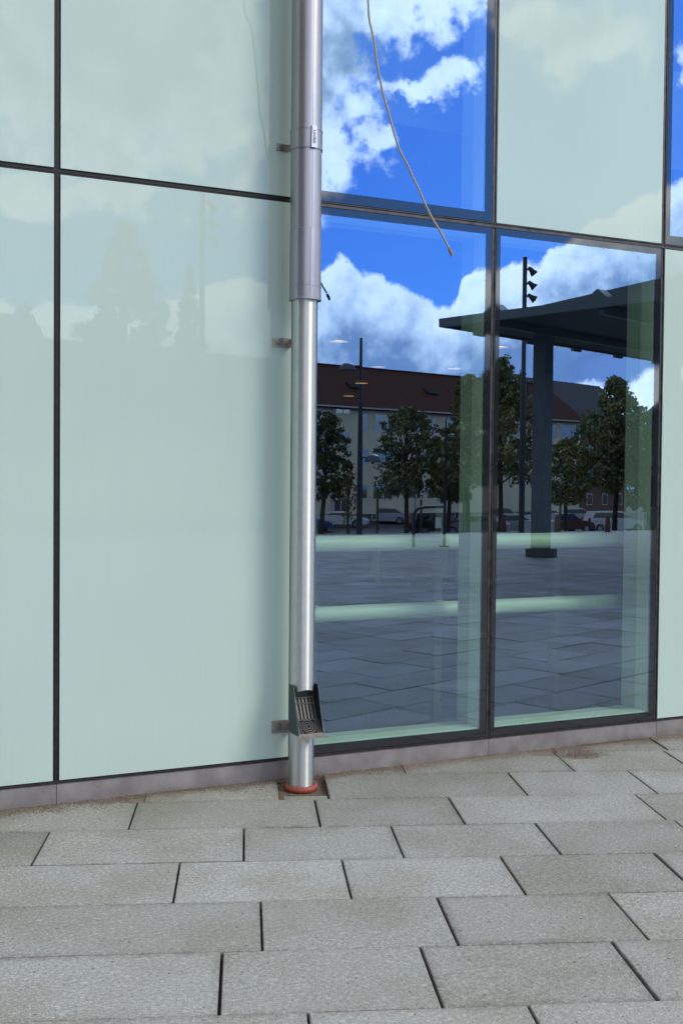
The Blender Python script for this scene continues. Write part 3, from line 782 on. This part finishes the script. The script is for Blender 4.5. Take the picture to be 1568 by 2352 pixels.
# facade continues left behind the downpipe
s0_, z0_ = hplane(*z1(535, 1250)); 
for k in range(6):
    pass
def hwindow(s0, s1, za, zb):
    m = MB(); hb(m, s0-.06, s1+.06, -.035, -.002, za-.06, za); hb(m, s0-.06, s1+.06, -.035, -.002, zb, zb+.06)
    hb(m, s0-.06, s0, -.035, -.002, za, zb); hb(m, s1, s1+.06, -.035, -.002, za, zb)
    if s1-s0 > 1.3: hb(m, (s0+s1)/2-.05, (s0+s1)/2+.05, -.03, -.002, za, zb)
    o = m.build('window', WFR, H)
    m = MB(); hb(m, s0, s1, -.016, -.003, za, zb); m.build('pane', HGL, o)
for x0, y0, x1, y1 in wins:
    a = hplane(x0, (y0+y1)/2); b = hplane(x1, (y0+y1)/2); c_ = hplane((x0+x1)/2, y0); d_ = hplane((x0+x1)/2, y1)
    hwindow(a[0], b[0], max(.2, d_[1]), c_[1])
a = hplane(*z1(188, 1262)); b = hplane(*z1(295, 1262)); d_ = hplane(*z1(240, 1420)); c_ = hplane(*z1(240, 1262))
m = MB(); hb(m, a[0], b[0], -.05, -.002, .9, c_[1]); dr = m.build('door', mat('door_dark', (.03, .03, .035), .3), H)
m = MB(); hb(m, a[0]-.08, a[0], -.06, -.002, .9, c_[1]); hb(m, b[0], b[0]+.08, -.06, -.002, .9, c_[1]); hb(m, (a[0]+b[0])/2-.04, (a[0]+b[0])/2+.04, -.065, -.051, .9, c_[1]); hb(m, a[0]-.08, b[0]+.08, -.06, -.002, c_[1], c_[1]+.08)
m.build('door_frame', WFR, dr)
for px in (955-6*0, 1024, 720+.2695*160):
    s_ = hplane(px, 1000)[0]; m = MB(); hb(m, s_-.05, s_+.05, -.12, -.02, 1., HE-.3); m.build('downspout', MATS['pale_gutter'], H)
for zx, zy in [(505, 235), (1150, 300), (95, 245)]:
    px, py = z1(zx, zy); s_, z_ = hplane(px, py)
    tt = 2.6; f_ = 1+tt/95
    zr = HE-.25+(tt+o_)*((RZ-HE+.25)/(DEP/2+o_))
    m = MB(); fr2 = FR @ Matrix.Translation((s_*1.02, tt, zr)) @ Matrix.Rotation(math.atan2(RZ-HE+.25, DEP/2+o_), 4, 'X')
    m.box(-.6, .6, -.5, .5, -.05, .14, 0, fr2); m.build('roof_hatch', SLATE0, roof)

# darker house behind its right end, dark block further right, gabled house at the far left
def simple_house(name, px0, px1, pye, dist0, dist1, rise, label, wallm, roofm, dep=9., cat='house', flat=False):
    a = at_depth(px0, pye[0], dist0); b = at_depth(px1, pye[1], dist1)
    u = Vector((b.x-a.x, b.y-a.y, 0)); L_ = u.length; u.normalize(); n_ = Vector((u.y, -u.x, 0))
    if (n_.x < 0) if flat else (n_.y > 0): n_ = -n_
    z_ = (a.z+b.z)/2-SZ; f_ = Matrix((u, n_, Vector((0, 0, 1)))).transposed().to_4x4(); f_.translation = Vector((a.x, a.y, SZ))
    e_ = empty(name, (a.x, a.y, SZ)); tag(e_, label, cat)
    m = MB(); m.box(0, L_, 0, dep, 0, z_, 0, f_); m.build('wall', wallm, e_)
    m = MB(); q = [(-.4, -.4, z_-.2), (L_+.4, -.4, z_-.2), (L_+.4, dep/2, z_+rise), (-.4, dep/2, z_+rise), (-.4, dep+.4, z_-.2), (L_+.4, dep+.4, z_-.2)]
    if flat: m.box(-.3, L_+.3, -.3, dep+.3, z_+.002, z_+.3, 0, f_)
    else:
        vv = [f_ @ Vector(p) for p in q]; m.add(vv, [(0, 1, 2, 3), (3, 2, 5, 4), (0, 3, 4), (1, 5, 2), (0, 4, 5, 1)])
    m.build('roof', roofm, e_)
    wd = 1.3; k_ = int(L_/3); fl = max(1, int(z_/3.1))
    for i in range(k_):
        for j in range(fl):
            s_ = (i+.5)*L_/k_; m = MB(); m.box(s_-.6, s_+.6, -.04, -.002, 1.1+j*3., 2.5+j*3., 0, f_); w_ = m.build('window', WFR, e_)
            m = MB(); m.box(s_-.52, s_+.52, -.055, -.041, 1.18+j*3., 2.42+j*3., 0, f_); m.build('pane', HGL, w_)
    return e_
SLATE = mat('dark_slate', (.035, .035, .042), .7); BRICK = mat('brown_brick', (.16, .09, .06), .9, noise=(2, .2))
simple_house('house', 1262, 1440, (962, 975), 128, 140, 5.2, 'darker house with slate roof behind the right end of the long house', BRICK, SLATE)
simple_house('dark_block', 1482, 1600, (955, 905), 62, 38, .4, 'dark block at the right edge of the mirrored view', mat('dark_cladding', (.04, .045, .05), .7), SLATE, 12., 'building', True)
simple_house('gabled_house', -90, 100, (900, 900), 60, 62, 5.0, 'gabled house faintly mirrored in the leftmost opal panel', PLAST, SLATE, 9.)

# canopy on a square column
cfr = Matrix.Rotation(TH, 4, 'Z')
tip = on_z(1010, 742, 4.48); cfr.translation = Vector((tip.x, tip.y, 0))
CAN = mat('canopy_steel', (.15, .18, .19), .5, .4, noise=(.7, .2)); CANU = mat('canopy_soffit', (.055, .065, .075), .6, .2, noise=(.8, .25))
cb = on_z(1241, 1279, 0.0)
CN = empty('canopy', (cb.x, cb.y, 0)); tag(CN, 'flat dark metal canopy on a square column over the plaza', 'canopy')
ya = 0.; S1 = 14.; W1 = 7.3            # local x along paving rows, local y towards the building
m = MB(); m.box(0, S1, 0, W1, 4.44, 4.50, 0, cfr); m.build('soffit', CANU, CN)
m = MB(); m.box(-.02, S1, -.02, .05, 4.40, 4.56, 0, cfr); m.box(-.02, .05, .0502, W1, 4.40, 4.56, 0, cfr); m.box(.0502, S1, .0502, W1, 4.5005, 4.555, 0, cfr)
for k in range(8): m.box(1.1+k*1.7, 1.4+k*1.7, -.10, -.0201, 4.36, 4.44, 0, cfr)
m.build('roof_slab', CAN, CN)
m = MB(); m.add([cfr @ Vector(p) for p in [(.6, 1.75, 4.56), (S1, 1.75, 4.56), (S1, W1, 4.56), (.6, W1, 4.56), (.6, 1.75, 4.67), (S1, 1.75, 4.67), (S1, W1, 5.12), (.6, W1, 5.12)]], [(0, 3, 2, 1), (4, 5, 6, 7), (0, 1, 5, 4), (1, 2, 6, 5), (2, 3, 7, 6), (3, 0, 4, 7)]); m.build('roof_upstand', CAN, CN)
m = MB()
for k in (0.9, 3.1, 5.2):
    m.add([cfr @ Vector(p) for p in [(.1, k, 4.557), (.1, k+.5, 4.557), (.1, k+.28, 4.74), (.4, k, 4.557), (.4, k+.5, 4.557), (.4, k+.28, 4.74)]], [(0, 1, 2), (3, 5, 4), (0, 2, 5, 3), (1, 4, 5, 2), (0, 3, 4, 1)])
m.build('roof_bracket', CAN, CN)
m = MB()
for yy in (1.2, 3.4): m.box(.1, S1, yy, yy+.12, 4.30, 4.4395, 0, cfr)
for xx in (4.6, 11.4): m.box(xx, xx+.03, .1, 1.1995, 4.42, 4.4395, 0, cfr)
m.build('beams', CAN, CN)
cf2 = Matrix.Rotation(TH, 4, 'Z'); cf2.translation = Vector((cb.x, cb.y, 0))
COLM = mat('column_steel', (.13, .14, .14), .5, .3, noise=(5, .2))
m = MB(); m.box(-.13, .13, -.13, .13, .1605, 4.4395, 0, cf2); m.box(-.131, -.09, -.16, -.1302, .1605, 4.4395, 0, cf2); m.box(.09, .131, -.16, -.1302, .1605, 4.4395, 0, cf2)
m.build('column', COLM, CN)
m = MB(); m.box(-.22, .22, -.22, .22, .002, .16, 0, cf2); m.build('column_base', mat('concrete_foot', (.10, .095, .085), .9), CN)
c2 = at_depth(1536, 1200, 24); cf3 = Matrix.Rotation(TH, 4, 'Z'); cf3.translation = Vector((c2.x, c2.y, 0))
m = MB(); m.box(-.13, .13, -.13, .13, .002, 4.4395, 0, cf3); m.build('column', COLM, CN)

# floodlight masts
def mast(loc, h, label):
    e_ = empty('floodlight_mast', loc); tag(e_, label, 'light mast', 'floodlight masts on the plaza')
    m = MB(); m.tube([loc, loc+Vector((0, 0, h*.55)), loc+Vector((0, 0, h*.56)), loc+Vector((0, 0, h))], [.085, .085, .065, .065], 14); m.build('pole', POLE, e_, True)
    for k, dz in enumerate((.37, .78, 1.15)):
        p = loc+Vector((0, 0, h-dz)); side = RT.copy(); side.z = 0; side = Vector((RT.x, -RT.y, 0)).normalized()
        b = p+side*.15+Vector((0, 0, .03))
        m = MB(); m.tube([p, b], .03, 8)
        dr = (side*1.+Vector((0, 0, -.9))+Vector((0, .3*(k-1), 0))).normalized()
        m.tube([b-dr*.07, b-dr*.02, b+dr*.08, b+dr*.19, b+dr*.20], [.035, .06, .075, .12, .11], 14)
        m.build('floodlight', POLE, e_, True, 60)
    return e_
mast(on_z(1196, 1223, 0), 8.05, 'tall dark mast with three floodlights behind the canopy column')
q = at_depth(461, 1200, 25.0); mast(Vector((q.x, q.y, 0)), 8.05, 'tall mast with floodlights faintly mirrored in the opal panel')
# street lamps with dome heads
DOME = mat('lamp_dome', (.09, .10, .11), .35, .4)
def lamp(loc, h, heads, label):
    e_ = empty('street_lamp', loc); tag(e_, label, 'street lamp', 'street lamps with dome heads')
    m = MB(); m.tube([loc, loc+Vector((0, 0, h*.45)), loc+Vector((0, 0, h))], [.085, .07, .035], 12); m.build('pole', POLE, e_, True)
    side = Vector((RT.x, -RT.y, 0)).normalized()
    for hz_, s in heads:
        c_ = loc+Vector((0, 0, hz_))+side*(.36*s)
        m = MB(); m.tube([loc+Vector((0, 0, hz_+.12)), c_+Vector((0, 0, .12))], .022, 8)
        m.lathe(c_, [(.0001, .20), (.10, .19), (.18, .14), (.225, .06), (.235, 0), (.22, -.01), (.0001, -.012)], 20); m.build('lamp_head', DOME, e_, True, 50)
l1 = on_z(824.3, 1227, 0)
k1 = (1227-1107.6)/CH
lamp(l1, (1227-778)/k1, [((1227-852)/k1, -1), ((1227-1060)/k1, 1)], 'tall street lamp with two dome heads in front of the long house')
q = at_depth(1020, 1220, 62); q.z = SZ
lamp(q, 7.2, [(6.2, 1)], 'smaller distant street lamp before the long house')

# trees
def tree(loc, H_, rad, label, seed, zc=None, n=10400, leaf=.12, shape='round', mats=(0, 0, 1, 2), trunk_r=.14, group='trees around the street'):
    rg = random.Random(seed); e_ = empty('tree', loc); tag(e_, label, 'tree', group)
    th = H_*.40
    m = MB(); lx, ly = rg.uniform(-.15, .15), rg.uniform(-.15, .15)
    m.tube([loc, loc+Vector((lx*.3, ly*.3, th*.5)), loc+Vector((lx, ly, th)), loc+Vector((lx*1.3, ly, H_*.6)), loc+Vector((lx, ly, H_*.9))], [trunk_r*1.25, trunk_r, trunk_r*.85, trunk_r*.5, .03], 9)
    cl = []
    nc = 200
    for k in range(nc):
        f = rg.random()
        z = th*.86+(H_-th*.86)*f
        if shape == 'cone': env = min(1, (1-f)*1.7)**.9*.95+.04
        elif shape == 'spire': env = (.92 if f < .5 else .92*max(.06, 1-(f-.5)*2)**.7)
        else: env = max(.08, 1-(f*1.75-.8)**2 if f > .45 else 1-(f*1.2-.54)**2)**.6
        rr = rad*env*rg.random()**.45*.88
        a = rg.uniform(0, 6.283); cl.append((Vector((rr*math.cos(a), rr*math.sin(a), z)), rad*rg.uniform(.10, .24)*(1-.45*f)))
    for c_, r_ in cl[:26]:
        st = Vector((lx, ly, th*rg.uniform(.8, 1.3)+.35*max(0, c_.z-th))); md = (st+c_)*.5+Vector((0, 0, .10*rad))
        m.tube([loc+st, loc+md, loc+c_], [trunk_r*.42, trunk_r*.22, .012], 6)
    m.build('trunk', BARK, e_, True)
    m = MB()
    per = int(n*.8)//nc
    for c_, r_ in cl:
        mi_c = rg.choice(mats)
        for k in range(per):
            d = Vector((rg.gauss(0, 1), rg.gauss(0, 1), rg.gauss(0, .7))).normalized()*(r_*(rg.random()**.5)*1.15)
            p = loc+c_+d; s = leaf*rg.uniform(.5, 1.2)
            u = Vector((rg.gauss(0, 1), rg.gauss(0, 1), rg.gauss(0, 1))).normalized(); v_ = u.orthogonal().normalized()*(s*.55); u = u*s
            m.add([p-u, p+v_, p+u, p-v_], [(0, 1, 2, 3)], mi_c if rg.random() < .75 else rg.choice(mats))
    m.build('crown', LEAF, e_)
    return e_
def tree_at(px, base_dist, top_py, wpx, label, seed, **kw):
    p = at_depth(px, 1150, base_dist); g_ = SZ if base_dist > 50 else max(SZ, -.06-2.1*max(0, (-p.y-22.3)/30)); p.z = g_
    top_ = at_depth(px, top_py, base_dist).z
    return tree(p, top_-g_, 1.02*wpx/2*base_dist/FPX, label, seed, **kw)
tree_at(934, 70, 938, 178, 'round dark green street tree in front of the beige house', 1)
tree_at(738, 66, 950, 150, 'round dark tree beside the downpipe edge of the window', 2, mats=(0, 0, 0, 1))
tree_at(1150, 64, 828, 235, 'tall olive green tree behind the floodlight mast', 3, shape='spire', mats=(0, 1, 2, 2), n=15000)
tree_at(1075, 68, 865, 120, 'olive green tree behind the middle mullion', 4, mats=(1, 2, 2, 0), n=10000)
tree_at(1030, 74, 985, 120, 'low dark tree left of the middle mullion', 5, n=8000)
tree_at(1410, 62, 872, 235, 'pointed green tree right of the canopy column', 6, shape='cone', mats=(0, 1, 1, 2), n=17000)
tree_at(1300, 78, 1010, 110, 'small olive tree between the column and the pointed tree', 7, mats=(1, 2, 0, 2), n=8400)
tree_at(1490, 58, 985, 120, 'bushy tree at the right end of the street', 8, mats=(0, 1, 1, 2), n=10000)
tree_at(285, 44, 520, 250, 'large tree faintly mirrored in the left opal panel', 9, shape='spire', n=18000, trunk_r=.25)
tree_at(432, 48, 620, 110, 'narrower tree faintly mirrored beside the mast', 10, shape='cone', n=9000)
tree_at(60, 50, 700, 110, 'small tree faintly mirrored in the leftmost panel', 12, n=8000)
tree_at(560, 62, 830, 170, 'tree hidden low in the opal panel reflection', 13, n=10000)
for i_, (x_, y_, h_) in enumerate([(-4.6, -3.2, 10), (-6, -8.5, 11), (-8, -14, 10), (-11, -20, 11)]):  # unseen trees, added to darken the left side of the steel pipe
    tree(Vector((x_, y_, -.4)), h_, 2.9, ['broad dark tree beside the facade left of the view', 'second broad dark tree from the facade, left of the view', 'third broad dark tree from the facade, left of the view', 'farthest broad dark tree left of the view'][i_], 40+i_, n=12000, leaf=.2, trunk_r=.3, mats=(0, 0, 0, 1), group='broad trees left of the view')
# sapling with stakes
p = at_depth(803, 1150, 44); p.z = -1.2
tree(p, 3.0, .55, 'thin young sapling by the street lamp', 21, n=260, leaf=.09, mats=(3, 2, 3, 3), trunk_r=.03)
def post(px, dist, top_py, label, r=.04):
    p = at_depth(px, 1190, dist); p.z = -.06-2.0*max(0, (-p.y-22.3)/24); t_ = at_depth(px, top_py, dist).z
    m = MB(); m.tube([p, Vector((p.x, p.y, t_))], r, 8); m.tube([Vector((p.x, p.y, t_)), Vector((p.x, p.y, t_+.04))], [r*1.1, r*.6], 8)
    return tag(m.build('wooden_stake', BARK, None, True), label, 'stake', 'wooden stakes at the edge of the plaza')
for px, ty, lb in [(866, 1146, 'stake left of the round street tree'), (966, 1150, 'stake below the round street tree'), (740, 1146, 'stake beside the downpipe'), (798, 1150, 'stake left of the sapling'),
                   (1064, 1152, 'stake seen through the pale window reveal'), (1285, 1150, 'stake right of the canopy column')]:
    post(px, 37, ty, 'thin wooden '+lb)
# bent tube frame and low rail
m = MB(); g0 = on_z(1019, 1256, 0)
fr_ = Matrix((Vector((RT.x, -RT.y, 0)).normalized(), Vector((0, 0, 1)).cross(Vector((RT.x, -RT.y, 0))).normalized(), Vector((0, 0, 1)))).transposed().to_4x4(); fr_.translation = g0
kk = 2518/26.
pt = [(-70/kk, .5, .02), (-70/kk, .5, .75), (-62/kk, .5, .86), (-45/kk, .4, .90), (-3/kk, 0, .905), (0, 0, .88), (0, 0, .02)]
m.tube([fr_ @ Vector(p) for p in pt], .035, 10); m.tube([fr_ @ Vector(p) for p in [(-.11, 0, .012), (.11, 0, .012)]], .03, 8)
bf = m.build('bicycle_rail', POLE, None, True); tag(bf, 'bent dark tube rail standing on the paving, mirrored left of the mullion', 'bicycle rail')
m = MB(); m.box(-.20, -.06, -.05, -.045, .42, .66, 0, fr_); tag(m.build('paper_notice', mat('notice_white', (.7, .7, .7), .6)), 'small white notice on the dark rail', 'notice')
# markers at the plaza edge
ORANGE = mat('orange_plastic', (.12, .045, .03), .7)
for px, lb in [(1278, 'right of the canopy column'), (1394, 'below the pointed tree'), (1155, 'right of the middle mullion')]:
    p = at_depth(px, 1200, 33); p.z = -.55
    m = MB(); m.lathe(p, [(.0001, 0), (.2, 0), (.2, .05), (.11, .06), (.08, .8), (.05, 1.05), (.0001, 1.07)], 14)
    tag(m.build('traffic_barrel', ORANGE, None, True), 'orange traffic marker standing '+lb, 'traffic marker', 'orange markers at the plaza edge')

# cars
TYRE = mat('tyre', (.015, .015, .015), .8); RIMM = mat('rim_metal', (.35, .35, .36), .35, .8); CGL = mat('car_glass', (.01, .013, .016), .05, 0, .8)
TAIL = mat('tail_light', (.35, .01, .01), .3); HEADL = mat('head_light', (.7, .7, .7), .2)
def car(px, dist, colr, label, kind='sedan', flip=1, yaw=0., L_=4.6, H_=1.45):
    p = at_depth(px, 1200, dist); p.z = SZ+.01
    side = Vector((RT.x, -RT.y, 0)).normalized()*flip
    side = Matrix.Rotation(yaw, 3, 'Z') @ side
    lat = Vector((0, 0, 1)).cross(side)
    f_ = Matrix((side, lat, Vector((0, 0, 1)))).transposed().to_4x4(); f_.translation = p
    e_ = empty('parked_car', p); tag(e_, label, 'car', 'cars parked along the street')
    h = H_/1.45; hl = L_/2
    low = [(-hl, .35), (-hl, .80*h), (-hl+.1, .92*h), (hl-1.15, .92*h), (hl-.2, .74*h), (hl, .55*h), (hl, .28), (-hl+.1, .25)]
    if kind == 'wagon': cab = [(-hl+.12, .92*h), (-hl+.42, 1.42*h), (.35, 1.45*h), (hl-1.25, .92*h)]
    elif kind == 'cabrio': cab = [(-hl+.8, .90*h), (-hl+1.25, 1.26*h), (.2, 1.30*h), (.95, .90*h)]
    else: cab = [(-hl+.55, .92*h), (-hl+1.15, 1.42*h), (.25, 1.45*h), (hl-1.3, .92*h)]
    def ext(m, prof, w0, w1=None):
        w1 = w1 or w0; n = len(prof); zm = min(z for _, z in prof); zM = max(z for _, z in prof)
        ww = [w0+(w1-w0)*((z-zm)/(zM-zm)) for _, z in prof]
        vs = [f_ @ Vector((x, -w_, z)) for (x, z), w_ in zip(prof, ww)]+[f_ @ Vector((x, w_, z)) for (x, z), w_ in zip(prof, ww)]
        m.add(vs, [tuple(range(n)), tuple(range(2*n-1, n-1, -1))]+[(i, n+i, n+(i+1) % n, (i+1) % n) for i in range(n)])
    CP = MATS.get('paint_'+colr) or mat('paint_'+colr, dict(white=(.62, .63, .64), silver=(.36, .38, .40), dark=(.02, .024, .03), blue=(.04, .09, .22), red=(.09, .014, .014))[colr], .25, 0, .6, coat=.6)
    m = MB(); ext(m, low, .86, .86)
    cbz = [(x, z) for x, z in cab]; ext(m, [(x, z+.002) for x, z in cbz], .82, .66)
    m.build('body', CP, e_)
    m = MB()
    inn = [(x*.93+.01, .99*h if abs(z-.92*h) < .03 or abs(z-.90*h) < .03 else z-.09*h) for x, z in cab]
    ext(m, inn, .822, .690); m.build('side_windows', CGL, e_)
    for x in (-hl+.85, hl-.85):
        for s in (-1, 1):
            m = MB(); m.tube([f_ @ Vector((x, s*.70, .32)), f_ @ Vector((x, s*.885, .32))], .32, 20); w_ = m.build('wheel', TYRE, e_, True)
            m = MB(); m.tube([f_ @ Vector((x, s*.886, .32)), f_ @ Vector((x, s*.895, .32))], .20, 16); m.build('rim', RIMM, w_)
    for s in (-1, 1):
        m = MB(); m.box(-hl-.02, -hl+.10, s*.72-.10, s*.72+.155*1, .62*h, .98*h if kind == 'wagon' else .82*h, 0, f_); m.build('tail_light', TAIL, e_)
        m = MB(); m.box(hl-.22, hl+.01, s*.68-.12, s*.68+.14, .50*h, .66*h, 0, f_); m.build('head_light', HEADL, e_)
car(785, 88, 'white', 'white convertible with dark soft top beside the street lamp', 'cabrio', 1, .15, 4.2, 1.45)
car(696, 80, 'blue', 'blue car at the edge of the downpipe', 'sedan', 1, .1)
car(1010, 77, 'dark', 'dark estate car with red tail lights behind the tube rail', 'wagon', 1, -.35, 4.8, 1.55)
car(1092, 76, 'silver', 'silver car partly hidden by the middle mullion', 'sedan', -1, .3)
car(1160, 97, 'blue', 'blue car left of the floodlight mast', 'sedan', 1, .2)
car(1185, 79, 'silver', 'silver car standing behind the floodlight mast', 'sedan', 1, .1)
car(1296, 82, 'red', 'dark red car right of the canopy column', 'sedan', 1, -.5, 4.4)
car(880, 96, 'silver', 'silver car behind the stake left of the round street tree', 'sedan', -1, .1)
car(1245, 95, 'white', 'white car half hidden by the canopy column', 'sedan', -1, .1)
car(1330, 100, 'silver', 'distant silver car behind the dark red one', 'sedan', 1, .1)
car(1410, 84, 'white', 'white estate car below the pointed tree', 'wagon', 1, -.15, 4.7, 1.6)
WB = mat('white_panel', (.6, .6, .6), .6)
for px, lb in [(1213, 'left of the canopy column'), (1264, 'against the right side of the canopy column')]:
    p = at_depth(px, 1200, 60); p.z = SZ
    f_ = fr_.copy(); f_.translation = p
    e_ = empty('utility_cabinet', p); tag(e_, 'white utility cabinet '+lb, 'cabinet', 'white cabinets by the street')
    m = MB(); m.box(-.5, .5, -.3, .3, .12, 1.55, 0, f_); m.build('body', WB, e_)
    m = MB(); m.box(-.47, .47, .3005, .315, .16, 1.50, 0, f_); m.build('door', WB, e_)
    m = MB(); m.box(-.53, .53, -.33, .33, 1.5505, 1.61, 0, f_); m.build('lid', WB, e_); m = MB(); m.box(-.48, .48, -.28, .28, 0, .1195, 0, f_); m.build('foot', CONC, e_)
